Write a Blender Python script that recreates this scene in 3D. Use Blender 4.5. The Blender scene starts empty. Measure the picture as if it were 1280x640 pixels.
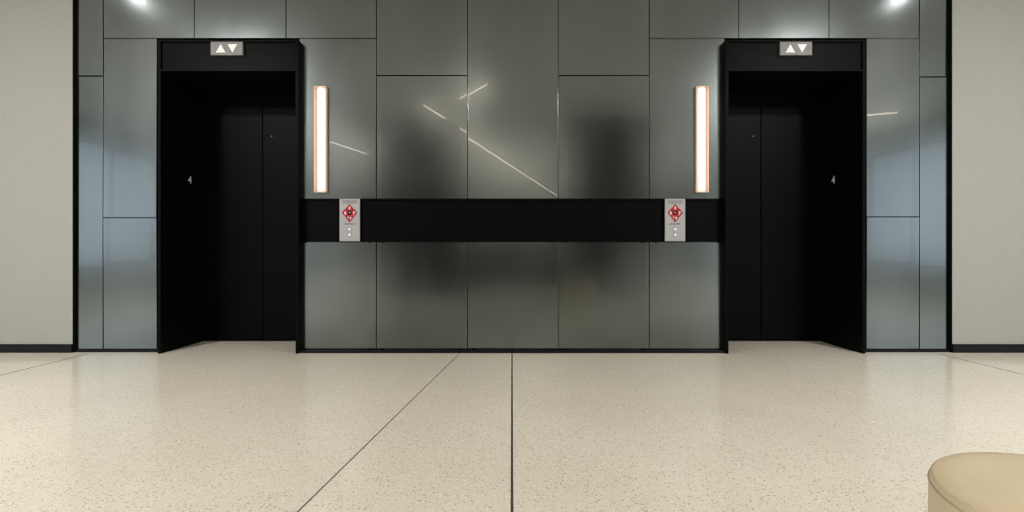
import bpy, bmesh, math, random
from mathutils import Vector, Matrix
random.seed(4)
S=0.00604; F=600.0; D=S*F; CH=0.779; HZ=312.0; CX=640.0
def X(px,y=0.0): return (px-CX)/F*(D+y)
def Z(py,y=0.0): return CH+(HZ-py)/F*(D+y)
scene=bpy.context.scene
# ------------------------------------------------------------ materials
def mat(name,col,rough=.5,metal=0,coat=0,coatr=.05,emis=None,estr=0,spec=.5):
    m=bpy.data.materials.new(name); m.use_nodes=True
    b=m.node_tree.nodes['Principled BSDF']
    b.inputs['Base Color'].default_value=(*col,1)
    b.inputs['Roughness'].default_value=rough
    b.inputs['Metallic'].default_value=metal
    b.inputs['Coat Weight'].default_value=coat
    b.inputs['Coat Roughness'].default_value=coatr
    b.inputs['Specular IOR Level'].default_value=spec
    if emis:
        b.inputs['Emission Color'].default_value=(*emis,1)
        b.inputs['Emission Strength'].default_value=estr
    return m
def nd(m,t,**k):
    n=m.node_tree.nodes.new(t)
    for a,v in k.items(): setattr(n,a,v)
    return n
def noisecol(m,c1,c2,scale,detail=4,lo=.35,hi=.65,stretch=(1,1,1),rough=None,bump=0,bscale=None):
    nt=m.node_tree; L=nt.links; b=nt.nodes['Principled BSDF']
    tc=nd(m,'ShaderNodeTexCoord'); mp=nd(m,'ShaderNodeMapping'); mp.inputs['Scale'].default_value=stretch
    L.new(tc.outputs['Object'],mp.inputs[0])
    n=nd(m,'ShaderNodeTexNoise'); n.inputs['Scale'].default_value=scale; n.inputs['Detail'].default_value=detail
    L.new(mp.outputs[0],n.inputs['Vector'])
    r=nd(m,'ShaderNodeValToRGB'); r.color_ramp.elements[0].position=lo; r.color_ramp.elements[1].position=hi
    r.color_ramp.elements[0].color=(*c1,1); r.color_ramp.elements[1].color=(*c2,1)
    L.new(n.outputs['Fac'],r.inputs[0]); L.new(r.outputs[0],b.inputs['Base Color'])
    if rough:
        mr=nd(m,'ShaderNodeMapRange'); mr.inputs['From Min'].default_value=.3; mr.inputs['From Max'].default_value=.7
        mr.inputs['To Min'].default_value=rough[0]; mr.inputs['To Max'].default_value=rough[1]
        L.new(n.outputs['Fac'],mr.inputs[0]); L.new(mr.outputs[0],b.inputs['Roughness'])
    if bump:
        n2=nd(m,'ShaderNodeTexNoise'); n2.inputs['Scale'].default_value=bscale or scale; n2.inputs['Detail'].default_value=2
        L.new(tc.outputs['Object'],n2.inputs['Vector'])
        bp=nd(m,'ShaderNodeBump'); bp.inputs['Strength'].default_value=bump; bp.inputs['Distance'].default_value=.01
        L.new(n2.outputs['Fac'],bp.inputs['Height']); L.new(bp.outputs[0],b.inputs['Normal'])
    return m
M={}
M['steel']=noisecol(mat('patinated_steel',(.2,.22,.22),.22,1,.35,.01),(.175,.202,.202),(.215,.243,.243),2.0,2,.3,.7,(1,1,.45),rough=(.18,.24))
M['black']=noisecol(mat('black_powder_coat',(.006,.006,.006),.42,spec=.05),(.002,.002,.0022),(.0035,.0035,.0035),30,3)
M['blackdoor']=mat('black_door_laminate',(.0025,.0025,.0028),.4,spec=.05)
M['gap']=mat('dark_joint',(.01,.01,.01),.7,spec=.1)
M['paint']=noisecol(mat('greige_wall_paint',(.42,.41,.38),.75),(.315,.315,.29),(.335,.335,.31),90,3,bump=.15,bscale=220)
M['white']=mat('ceiling_white',(.75,.74,.72),.8)
M['base']=mat('black_rubber_base',(.008,.008,.010),.5,spec=.15)
M['silver']=noisecol(mat('brushed_stainless',(.6,.6,.6),.5,.3),(.16,.16,.15),(.22,.22,.21),40,3,stretch=(1,1,12))
M['plate']=mat('satin_plate',(.42,.42,.43),.45,.3)
M['red']=mat('red_print',(.42,.015,.02),.5)
M['whitep']=mat('white_print',(.75,.75,.75),.5)
M['lit']=mat('lit_arrow',(.7,.7,.68),.5,emis=(1,1,.97),estr=.25)
M['greyp']=mat('grey_print',(.2,.2,.2),.5)
M['copper']=mat('copper_housing',(.68,.50,.41),.4,.3)
M['led']=mat('led_diffuser',(1,.95,.9),.4,emis=(1,.89,.80),estr=3.4)
M['strip']=mat('linear_led',(1,1,1),.4,emis=(1,.85,.7),estr=24)
M['added_reflection_column']=mat('charcoal_reflection_column',(.008,.008,.009),.5,spec=.2)
M['fabric']=mat('charcoal_reflection_sofa',(.012,.012,.014),.85,spec=.2)
M['leather']=noisecol(mat('cream_leather',(.6,.5,.33),.42),(.58,.475,.31),(.64,.535,.36),6,4,bump=.12,bscale=300)
M['piping']=mat('tan_piping',(.48,.38,.24),.45)
M['backwall']=mat('back_wall_paint',(.35,.35,.34),.8)
M['farwall']=mat('far_wall_paint',(.45,.45,.44),.8)
M['glass']=mat('grey_mullion',(.08,.08,.08),.4)
# terrazzo
def terrazzo():
    m=mat('terrazzo',(.7,.65,.56),.16,spec=.5); nt=m.node_tree; L=nt.links; b=nt.nodes['Principled BSDF']
    tc=nd(m,'ShaderNodeTexCoord')
    n0=nd(m,'ShaderNodeTexNoise'); n0.inputs['Scale'].default_value=1.3; n0.inputs['Detail'].default_value=6
    L.new(tc.outputs['Object'],n0.inputs['Vector'])
    base=nd(m,'ShaderNodeValToRGB'); e=base.color_ramp.elements
    e[0].position=.3; e[1].position=.7; e[0].color=(.70,.65,.54,1); e[1].color=(.76,.715,.605,1)
    L.new(n0.outputs['Fac'],base.inputs[0])
    prev=base.outputs[0]
    for sc,cols,th in ((100,[(.30,.25,.17),(.86,.83,.74),(.42,.38,.30),(.78,.73,.62)],.33),(200,[(.40,.34,.24),(.86,.83,.76),(.26,.22,.18),(.66,.59,.46)],.34)):
        v=nd(m,'ShaderNodeTexVoronoi'); v.inputs['Scale'].default_value=sc; v.inputs['Randomness'].default_value=1
        L.new(tc.outputs['Object'],v.inputs['Vector'])
        lt=nd(m,'ShaderNodeMath',operation='LESS_THAN'); lt.inputs[1].default_value=th
        L.new(v.outputs['Distance'],lt.inputs[0])
        sep=nd(m,'ShaderNodeSeparateColor'); L.new(v.outputs['Color'],sep.inputs[0])
        cr=nd(m,'ShaderNodeValToRGB'); cr.color_ramp.interpolation='CONSTANT'
        cr.color_ramp.elements[0].color=(*cols[0],1); cr.color_ramp.elements[1].position=.25; cr.color_ramp.elements[1].color=(*cols[1],1)
        for k,p in ((2,.55),(3,.68)):
            q=cr.color_ramp.elements.new(p); q.color=(*cols[k],1)
        L.new(sep.outputs[0],cr.inputs[0])
        gt=nd(m,'ShaderNodeMath',operation='GREATER_THAN'); gt.inputs[1].default_value=.4
        L.new(sep.outputs[1],gt.inputs[0])
        mul=nd(m,'ShaderNodeMath',operation='MULTIPLY'); L.new(lt.outputs[0],mul.inputs[0]); L.new(gt.outputs[0],mul.inputs[1])
        mu2=nd(m,'ShaderNodeMath',operation='MULTIPLY'); L.new(mul.outputs[0],mu2.inputs[0]); mu2.inputs[1].default_value=.75
        mx=nd(m,'ShaderNodeMix',data_type='RGBA'); L.new(mu2.outputs[0],mx.inputs[0])
        L.new(prev,mx.inputs[6]); L.new(cr.outputs[0],mx.inputs[7]); prev=mx.outputs[2]
    L.new(prev,b.inputs['Base Color'])
    return m
M['terrazzo']=terrazzo()
# ------------------------------------------------------------ mesh helpers
def link(o,parent=None):
    scene.collection.objects.link(o)
    if parent: o.parent=parent
    return o
def empty(name,loc=(0,0,0)):
    e=bpy.data.objects.new(name,None); e.location=loc; e.empty_display_size=.1
    return link(e)
def boxes(name,lst,m,parent=None,bevel=0,seg=2):
    """lst of (x0,x1,y0,y1,z0,z1) world coords"""
    me=bpy.data.meshes.new(name); bm=bmesh.new()
    for b in lst:
        x0,x1,y0,y1,z0,z1=b[:6]
        x0,x1=sorted((x0,x1)); y0,y1=sorted((y0,y1)); z0,z1=sorted((z0,z1))
        v=[bm.verts.new(p) for p in ((x0,y0,z0),(x1,y0,z0),(x1,y1,z0),(x0,y1,z0),(x0,y0,z1),(x1,y0,z1),(x1,y1,z1),(x0,y1,z1))]
        if len(b)>6:  # tiny tilt of the panel about its centre
            c=Vector(((x0+x1)/2,(y0+y1)/2,(z0+z1)/2))
            R=Matrix.Rotation(b[6],3,'X')@Matrix.Rotation(b[7],3,'Z')
            for q in v: q.co=c+R@(q.co-c)
        for f in ((3,2,1,0),(4,5,6,7),(0,1,5,4),(1,2,6,5),(2,3,7,6),(3,0,4,7)): bm.faces.new([v[i] for i in f])
    bm.to_mesh(me); bm.free(); me.materials.append(m)
    o=bpy.data.objects.new(name,me); link(o,parent)
    if parent: o.matrix_parent_inverse=Matrix.Translation(parent.location).inverted()
    if bevel:
        md=o.modifiers.new('bevel','BEVEL'); md.width=bevel; md.segments=seg; md.limit_method='ANGLE'
    return o
def polys(name,lst,m,y,parent,thick=.0015):
    """flat prisms facing -Y; lst of polygons [(x,z)..]"""
    me=bpy.data.meshes.new(name); bm=bmesh.new()
    for p in lst:
        a=[bm.verts.new((x,y-thick,z)) for x,z in p]; b=[bm.verts.new((x,y,z)) for x,z in p]
        bm.faces.new(a)
        n=len(p)
        for i in range(n): bm.faces.new((a[i],b[i],b[(i+1)%n],a[(i+1)%n]))
    bmesh.ops.recalc_face_normals(bm,faces=bm.faces)
    bm.to_mesh(me); bm.free(); me.materials.append(m)
    o=bpy.data.objects.new(name,me); link(o,parent)
    o.matrix_parent_inverse=Matrix.Translation(parent.location).inverted()
    return o
def disc(x,z,r,n=20): return [(x+r*math.cos(2*math.pi*i/n),z+r*math.sin(2*math.pi*i/n)) for i in range(n)]
def text(name,s,size,loc,rot,m,parent):
    c=bpy.data.curves.new(name,'FONT'); c.body=s; c.size=size; c.align_x='CENTER'; c.align_y='CENTER'; c.extrude=.0008; c.offset=size*.02
    c.materials.append(m)
    o=bpy.data.objects.new(name,c); link(o,parent); o.location=loc; o.rotation_euler=rot
    o.matrix_parent_inverse=Matrix.Translation(parent.location).inverted()
    return o
# ------------------------------------------------------------ key dims
YP=.03      # panel face
YF=-.03     # frame face
YW=.012     # painted wall face
H=3.10; XR=7.4; YB=-19.0; REC=.49
xl=X(91,YW); xr=X(1190,YW)
fl=[(X(197,YF),X(373,YF)),(X(907,YF),X(1082,YF))]
ztop=Z(50,YF); zhead=Z(89,YF)
# floor
fo=boxes('floor',[(-XR,XR,YB,.62,-.1,0)],M['terrazzo'])
# joints (metal/dark divider strips, flush)
def strip(p,q,w):
    (x0,y0),(x1,y1)=p,q; d=Vector((x1-x0,y1-y0)).normalized(); n=Vector((-d.y,d.x))*w/2
    return [(x0+n.x,y0+n.y),(x1+n.x,y1+n.y),(x1-n.x,y1-n.y),(x0-n.x,y0-n.y)]
me=bpy.data.meshes.new('floor_divider_strips'); bm=bmesh.new()
dx=(-.404+.637)/(3.51-1.425)
sl=[strip((0,YF),(0,YB),.0075),strip((-3.17,-.03),(-3.12,YB),.006),strip((3.19,-.03),(3.12,YB),.006),
    strip((-.404+.10*dx,-.02),(-.404-dx*10,-.11-10),.004)]
for s in sl:
    top=[bm.verts.new((x,y,.0008)) for x,y in s]; bot=[bm.verts.new((x,y,0)) for x,y in s]
    bm.faces.new(top)
    for i in range(4): bm.faces.new((top[i],top[(i+1)%4],bot[(i+1)%4],bot[i]))
bmesh.ops.recalc_face_normals(bm,faces=bm.faces)
bm.to_mesh(me); bm.free(); me.materials.append(mat('divider_strip',(.05,.045,.04),.5,spec=.2))
o=bpy.data.objects.new('floor_divider_strips',me); link(o)
# ceiling & shell
boxes('ceiling',[(-XR,XR,YB,.62,H,H+.1)],M['white'])
boxes('wall_front_left',[(-XR,xl,YW,.62,0,H)],M['paint'])
boxes('wall_front_right',[(xr,XR,YW,.62,0,H)],M['paint'])
bh=Z(430,YW)
boxes('baseboard_left',[(-XR,xl,YW-.012,YW,0,bh)],M['base'],bevel=.003)
boxes('baseboard_right',[(xr,XR,YW-.012,YW,0,bh)],M['base'],bevel=.003)
boxes('wall_back',[(-XR,XR,YB-.1,YB,0,H)],M['farwall'])
def sidewall(name,sx):
    x0,x1=sx*XR,sx*(XR+.15); L=[]
    wins=[(-3.6,-1.6),(-6.4,-4.1),(-9.5,-6.9),(-13,-10)]
    L.append((x0,x1,YB,.62,0,.45)); L.append((x0,x1,YB,.62,2.7,H))
    ys=[.62]+[v for w in wins for v in (w[1],w[0])]+[YB]
    for i in range(0,len(ys),2): L.append((x0,x1,ys[i+1],ys[i],.45,2.7))
    boxes(name,L,M['backwall'])
    for k,w in enumerate(wins):
        t=.05; xx=(sx*(XR+.04),sx*(XR+.10)); mid=(w[0]+w[1])/2
        boxes('window_%d'%(k+1+(0 if sx<0 else 4)),[(*xx,w[0],w[1],.45,.45+t),(*xx,w[0],w[1],2.7-t,2.7),(*xx,w[0],w[0]+t,.45,2.7),(*xx,w[1]-t,w[1],.45,2.7),(*xx,mid-t/2,mid+t/2,.45,2.7)],M['glass'])
sidewall('wall_left',-1); sidewall('wall_right',1)
# backing wall behind cladding
yb0,yb1=.055,.12
bk=[(xl,fl[0][0],yb0,.62,0,H),(fl[0][1],fl[1][0],yb0,.62,0,H),(fl[1][1],xr,yb0,.62,0,H),
    (fl[0][0],fl[0][1],yb0,.62,ztop,H),(fl[1][0],fl[1][1],yb0,.62,ztop,H)]
boxes('wall_front',bk,M['gap'])
# ------------------------------------------------------------ cladding panels
pan=[]
g=.0027
def P(x0,x1,y0,y1,lt=True):
    a=random.uniform(-.005,.005) ; b=random.uniform(-.005,.005)
    pan.append((X(x0,YP)+g,X(x1,YP)-g,YP,YP+.012,Z(y1,YP)+g,Z(y0,YP)-g,a,b))
TOP=-(H-2.66)/S
zT=TOP+2
F0,F1,F2,F3=196,374,906,1083
FT=48
BY0,BY1=249,302
base=436.5
P(94,129,zT,95); P(94,129,95,base)
P(129,F0,FT,272); P(129,F0,272,base)
P(129,243,zT,FT); P(243,357.5,zT,FT); P(357.5,470.5,zT,FT)
P(F1,470.5,FT,BY0)
P(470.5,584.5,zT,94.5); P(470.5,584.5,94.5,BY0)
P(584.5,698,zT,BY0)
P(698,811.5,zT,94.5); P(698,811.5,94.5,BY0)
P(811.5,923.5,zT,FT); P(811.5,F2,FT,BY0)
P(923.5,1036,zT,FT); P(1036,1149.5,zT,FT)
P(F3,1149.5,FT,271); P(F3,1149.5,271,base)
P(1149.5,1187,zT,96); P(1149.5,1187,96,base)
for a,b in ((F1,470.5),(470.5,584.5),(584.5,698),(698,811.5),(811.5,F2)): P(a,b,BY1,base)
clad=empty('metal_wall_cladding',(0,YP,0))
boxes('steel_panels',pan,M['steel'],clad,bevel=.001)
clips=[]
for (a,b,py) in ((94,129,95),(129,F0,272),(470.5,584.5,94.5),(698,811.5,94.5),(F3,1149.5,271),(1149.5,1187,96)):
    clips.append((X(a,YP)+.006,X(b,YP)-.006,YP-.004,YP+.02,Z(py,YP)-.004,Z(py,YP)+.003))
for a,b in ((F1,470.5),(470.5,584.5),(584.5,698),(698,811.5),(811.5,F2)):
    for q in (a+8,b-8):
        for py in (BY1+1,base-.5):
            clips.append((X(q,YP)-.01,X(q,YP)+.01,YP-.003,YP+.01,Z(py,YP)-.004,Z(py,YP)+.004))
boxes('clips',clips,M['black'],clad)
# band
zb0,zb1=Z(BY1,YP),Z(BY0,YP)
boxes('band_panel',[(fl[0][1],fl[1][0],YP+.004,yb0,zb0,zb1)],M['black'],clad)
boxes('band_ledges',[(fl[0][1],fl[1][0],YP-.005,YP+.02,zb0-.004,zb0+.006),(fl[0][1],fl[1][0],YP-.005,YP+.02,zb1-.005,zb1+.004),
   (fl[0][1],fl[0][1]+.012,YP-.005,YP+.02,zb0,zb1),(fl[1][0]-.012,fl[1][0],YP-.005,YP+.02,zb0,zb1)],M['black'],clad)
# base trims
boxes('trim_1',[(fl[0][1],fl[1][0],-.015,yb0,0,Z(base,YP)-.002)],M['base'],bevel=.002)
boxes('trim_2',[(xl,fl[0][0],.02,yb0,0,Z(base,YP)-.002)],M['base'])
boxes('trim_3',[(fl[1][1],xr,.02,yb0,0,Z(base,YP)-.002)],M['base'])
boxes('trim_4',[(xl,xl+.012,YW-.002,YP+.02,0,H)],M['black'])
boxes('trim_5',[(xr-.012,xr,YW-.002,YP+.02,0,H)],M['black'])
# ------------------------------------------------------------ elevators
def elevator(x0,x1,outer):
    e=empty('elevator',((x0+x1)/2,0,0)); t=.022
    boxes('frame',[(x0,x0+t,YF,REC,0,ztop),(x1-t,x1,YF,REC,0,ztop),(x0+t,x1-t,YF,REC,ztop-.014,ztop)],M['black'],e,bevel=.0015)
    boxes('header_panel',[(x0+t,x1-t,YF+.014,REC,zhead+.012,ztop-.016)],M['black'],e)
    boxes('header_lip',[(x0+t,x1-t,YF-.004,YF+.05,zhead,zhead+.012)],M['black'],e)
    xm=(x0+x1)/2
    boxes('door_leaf_left',[(x0+t,xm-.003,REC-.02,REC+.03,.006,zhead+.03)],M['blackdoor'],e,bevel=.002)
    boxes('door_leaf_right',[(xm+.003,x1-t,REC-.02,REC+.03,.006,zhead+.03)],M['blackdoor'],e,bevel=.002)
    boxes('door_gap',[(xm-.01,xm+.01,REC+.031,REC+.05,0,zhead)],M['gap'],e)
    boxes('jamb_return',[(x0+t,x0+t+.004,.06,REC-.03,.0,zhead),(x1-t-.004,x1-t,.06,REC-.03,0,zhead)],M['blackdoor'],e)
    boxes('threshold',[(x0+t,x1-t,REC-.03,REC+.05,0,.003)],M['gap'],e)
    cx=X(284,YF) if x0<0 else X(994.5,YF)
    w=X(660,YF)-X(640,YF)
    boxes('floor_indicator_plate',[(cx-w,cx+w,YF-.008,YF+.014,Z(69.5,YF),Z(52.5,YF))],M['silver'],e,bevel=.002)
    zc=Z(61,YF); hw=.036; hh=.031; ox=.044
    polys('direction_arrows',[[(cx-ox-hw,zc-hh),(cx-ox+hw,zc-hh),(cx-ox,zc+hh)],[(cx+ox-hw,zc+hh),(cx+ox,zc-hh),(cx+ox+hw,zc+hh)]],M['lit'],YF-.008,e)
    if x0<0: text('floor_number','4',.085,(x0+t+.0055,.29,1.345),(math.pi/2,0,math.pi/2),M['whitep'],e)
    else: text('floor_number','4',.085,(x1-t-.0055,.29,1.345),(math.pi/2,0,-math.pi/2),M['whitep'],e)
    kx=X(341 if x0<0 else 940,REC); kz=Z(171,REC)
    polys('key_hole',[disc(kx,kz,.006)],M['silver'],REC-.02,e)
    return e
e1=elevator(*fl[0],0); e2=elevator(*fl[1],1)
# ------------------------------------------------------------ sconces
def sconce(px):
    y=YP; xc=X(px,y); z0,z1=Z(241,y),Z(109,y)
    e=empty('wall_sconce',(xc,y,z0))
    hw=.048; d=.026
    boxes('housing',[(xc-hw,xc+hw,y-.008,y,z0,z1),(xc-hw,xc-hw+.004,y-d,y-.008,z0,z1),(xc+hw-.004,xc+hw,y-d,y-.008,z0,z1),
        (xc-hw,xc+hw,y-d,y-.008,z0,z0+.006),(xc-hw,xc+hw,y-d,y-.008,z1-.006,z1)],M['copper'],e,bevel=.0015)
    me=bpy.data.meshes.new('diffuser'); bm=bmesh.new(); n=14; r=.022
    ra=[];rb=[]
    for i in range(n+1):
        a=math.pi*i/n
        ra.append(bm.verts.new((xc-r*math.cos(a),y-.010-r*1.2*math.sin(a),z0+.018)))
        rb.append(bm.verts.new((xc-r*math.cos(a),y-.010-r*1.2*math.sin(a),z1-.018)))
    for i in range(n): 
        f=bm.faces.new((ra[i],ra[i+1],rb[i+1],rb[i])); f.smooth=True
    bm.faces.new(ra[::-1]); bm.faces.new(rb); bm.faces.new((ra[0],rb[0],rb[-1],ra[-1]))
    bmesh.ops.recalc_face_normals(bm,faces=bm.faces)
    bm.to_mesh(me); bm.free(); me.materials.append(M['led'])
    o=bpy.data.objects.new('diffuser',me); link(o,e); o.matrix_parent_inverse=Matrix.Translation(e.location).inverted()
sconce(402); sconce(876.5)
# ------------------------------------------------------------ call stations
def call(px):
    yf=YP-.020
    xc=X(px,yf); z0,z1=Z(301.5,yf),Z(248.5,yf); hw=.077
    e=empty('elevator_call_panel',(xc,yf,z0))
    boxes('face_plate',[(xc-hw,xc+hw,yf,YP-.0055,z0,z1)],M['plate'],e,bevel=.003)
    zc=Z(266,yf); k=.0062
    def R(cx,cz,w,h): return [(xc+(cx-w)*k,zc+cz*k),(xc+cx*k,zc+(cz-h)*k),(xc+(cx+w)*k,zc+cz*k),(xc+cx*k,zc+(cz+h)*k)]
    polys('fire_pictogram',[R(0,4.8,5.0,6.2),R(-5.0,0,4.6,5.4),R(5.0,0,4.6,5.4),R(0,-5.6,5.0,6.4),R(0,0,3,3.4)],M['red'],yf,e,.001)
    polys('pictogram_cutouts',[R(0,5.8,1.1,2.4),R(-5.4,-.3,1.3,2.6),R(5.4,.6,1.6,1.3),R(5.0,-2,.8,.9),R(1.3,-6.4,1.0,2.2),R(-1.7,-5.4,.8,1.6),R(0,.2,1.0,1.0)],M['whitep'],yf-.001,e,.0006)
    text('fire_notice_heading','IN CASE OF FIRE',.0145,(xc,yf-.001,Z(251.5,yf)),(math.pi/2,0,0),M['greyp'],e)
    text('fire_notice_text','ELEVATORS OUT OF SERVICE',.0085,(xc,yf-.001,Z(254,yf)),(math.pi/2,0,0),M['greyp'],e)
    text('stairs_text','USE EXIT STAIRS',.011,(xc,yf-.001,Z(280,yf)),(math.pi/2,0,0),M['greyp'],e)
    polys('button_bezels',[disc(xc,Z(286.5,yf),.0145),disc(xc,Z(293.5,yf),.0145)],M['greyp'],yf,e,.002)
    polys('call_buttons',[disc(xc,Z(286.5,yf),.0105),disc(xc,Z(293.5,yf),.0105)],M['lit'],yf-.002,e,.003)
call(437); call(844)
# ------------------------------------------------------------ ottoman
def ottoman(cx,cy,r,h):
    e=empty('ottoman',(cx,cy,0)); n=96
    prof=[(0,.02),(r*.9,.02),(r*.985,.03),(r,.05),(r*1.004,h*.5),(r*1.0,h-.03),(r*.992,h-.018),(r*.994,h-.012),(r*.985,h-.005),(r*.96,h-.001),(r*.85,h+.002),(r*.5,h+.005),(0,h+.006)]
    me=bpy.data.meshes.new('upholstered_drum'); bm=bmesh.new(); rings=[]
    for (q,z) in prof:
        if q==0: rings.append([bm.verts.new((0,0,z))])
        else: rings.append([bm.verts.new((q*math.cos(2*math.pi*i/n),q*math.sin(2*math.pi*i/n),z)) for i in range(n)])
    for a,b in zip(rings,rings[1:]):
        for i in range(n):
            j=(i+1)%n
            if len(a)==1: bm.faces.new((a[0],b[j],b[i]))
            elif len(b)==1: bm.faces.new((a[i],a[j],b[0]))
            else: bm.faces.new((a[i],a[j],b[j],b[i]))
    for f in bm.faces: f.smooth=True
    bmesh.ops.recalc_face_normals(bm,faces=bm.faces)
    bm.to_mesh(me); bm.free(); me.materials.append(M['leather'])
    link(bpy.data.objects.new('upholstered_drum',me),e)
    def torus(name,R,rr,z,m):
        bpy.ops.mesh.primitive_torus_add(major_radius=R,minor_radius=rr,major_segments=96,minor_segments=10,location=(0,0,z))
        o=bpy.context.object; o.name=name; o.data.materials.append(m); o.parent=e; bpy.ops.object.shade_smooth()
    torus('top_piping',r*.995,.0022,h-.016,M['piping'])
    torus('bottom_piping',r*.99,.003,.035,M['piping'])
    bpy.ops.mesh.primitive_cylinder_add(radius=r*.86,depth=.022,vertices=64,location=(0,0,.011))
    o=bpy.context.object; o.name='plinth'; o.data.materials.append(M['black']); o.parent=e
ottoman(.929,-D+.736,.22,.381)
# ------------------------------------------------------------ lobby behind the camera, with dark objects added for reflections
for x in (-1.70,1.74):
    boxes('added_reflection_column',[(x-.66,x+.66,-5.9,-4.9,.0,H),(x-.69,x+.69,-5.93,-4.87,0,.12)],M['added_reflection_column'],bevel=.01)  # unseen columns, added to throw dark blurred shapes into the steel reflections
def reflection_sofa(cx,cy,w):
    e=empty('added_reflection_sofa',(cx,cy,0)); h=w/2
    boxes('seat_base',[(cx-h,cx+h,cy-.4,cy+.4,.1,.3)],M['fabric'],e,bevel=.02,seg=3)
    boxes('arms',[(cx-h,cx-h+.16,cy-.4,cy+.4,.1,.62),(cx+h-.16,cx+h,cy-.4,cy+.4,.1,.62)],M['fabric'],e,bevel=.04,seg=4)
    boxes('backrest',[(cx-h,cx+h,cy-.42,cy-.2,.1,.85)],M['fabric'],e,bevel=.05,seg=4)
    q=(w-.34)/2
    boxes('cushions',[(cx-q,cx-.005,cy-.2,cy+.4,.3,.45),(cx+.005,cx+q,cy-.2,cy+.4,.3,.45),(cx-q,cx-.005,cy-.22,cy-.08,.45,.82),(cx+.005,cx+q,cy-.22,cy-.08,.45,.82)],M['fabric'],e,bevel=.04,seg=4)
    boxes('legs',[(cx+a*(h-.1)-.02,cx+a*(h-.1)+.02,cy+b*.33-.02,cy+b*.33+.02,0,.1) for a in (-1,1) for b in (-1,1)],M['gap'],e)
reflection_sofa(.02,-5.3,1.85)  # unseen sofa, added to darken the reflection in the lower panels
def lin(name,p,q,w=.03):
    v=Vector((q[0]-p[0],q[1]-p[1])); L=v.length; a=math.atan2(v.y,v.x)
    me=bpy.data.meshes.new(name); bm=bmesh.new(); bmesh.ops.create_cube(bm,size=1); bm.to_mesh(me); bm.free()
    me.materials.append(M['strip']); o=bpy.data.objects.new(name,me); link(o)
    o.scale=(L,w,.02); o.location=((p[0]+q[0])/2,(p[1]+q[1])/2,H-.01); o.rotation_euler=(0,0,a)
lin('linear_ceiling_light',(-1.45,-4.1),(1.93,-16.4),.02)
lin('linear_ceiling_light',(-.84,-3.76),(-.33,-2.98),.008)
lin('linear_ceiling_light',(-3.78,-6.45),(-3.39,-7.7),.03)
lin('linear_ceiling_light',(6.1,-4.6),(6.5,-4.45),.03)
def area(name,loc,size,power,col=(1,.98,.955),sy=None):
    l=bpy.data.lights.new(name,'AREA'); l.energy=power; l.color=col
    if sy: l.shape='RECTANGLE'; l.size=size; l.size_y=sy
    else: l.shape='DISK'; l.size=size
    o=bpy.data.objects.new(name,l); o.location=loc; return link(o)
def downlight_or_fill(x,y,power,size=.16):
    e=empty('downlight_or_fill_lamp',(x,y,H))
    bpy.ops.mesh.primitive_torus_add(major_radius=size/2+.012,minor_radius=.01,major_segments=40,minor_segments=8,location=(0,0,0))
    o=bpy.context.object; o.name='trim_ring'; o.data.materials.append(M['white']); o.parent=e
    a=area('lamp',(0,0,-.004),size,power); a.parent=e
downlight_or_fill(-3.48,-.78,1.2,.09); downlight_or_fill(3.6,-.78,1.2,.09)
for x,y,p in ((-3.4,-2.6,84),(3.4,-2.6,84),(-4,-3.9,72),(4,-3.9,72),(-2.25,-6.5,60),(2.15,-6.5,60),(-2.9,-9.5,105),(2.8,-9.5,105),(-3.6,-13.5,120),(3.5,-13.5,120)):  # added fill lamps for the floor, positioned to stay out of panel reflections
    downlight_or_fill(x,y,p,.4)
# world daylight
w=bpy.data.worlds.new('World'); scene.world=w; w.use_nodes=True
w.node_tree.nodes['Background'].inputs[0].default_value=(.82,.90,1,1); w.node_tree.nodes['Background'].inputs[1].default_value=1.8
# camera
c=bpy.data.cameras.new('camera'); co=bpy.data.objects.new('camera',c); link(co)
c.sensor_width=36; c.lens=36*F/1280; c.shift_y=-(320-HZ)/1280*1.0; c.clip_start=.02
co.location=(0,-D,CH); co.rotation_euler=(math.pi/2,0,0)
scene.camera=co
scene.view_settings.view_transform='Standard'
scene.view_settings.exposure=0
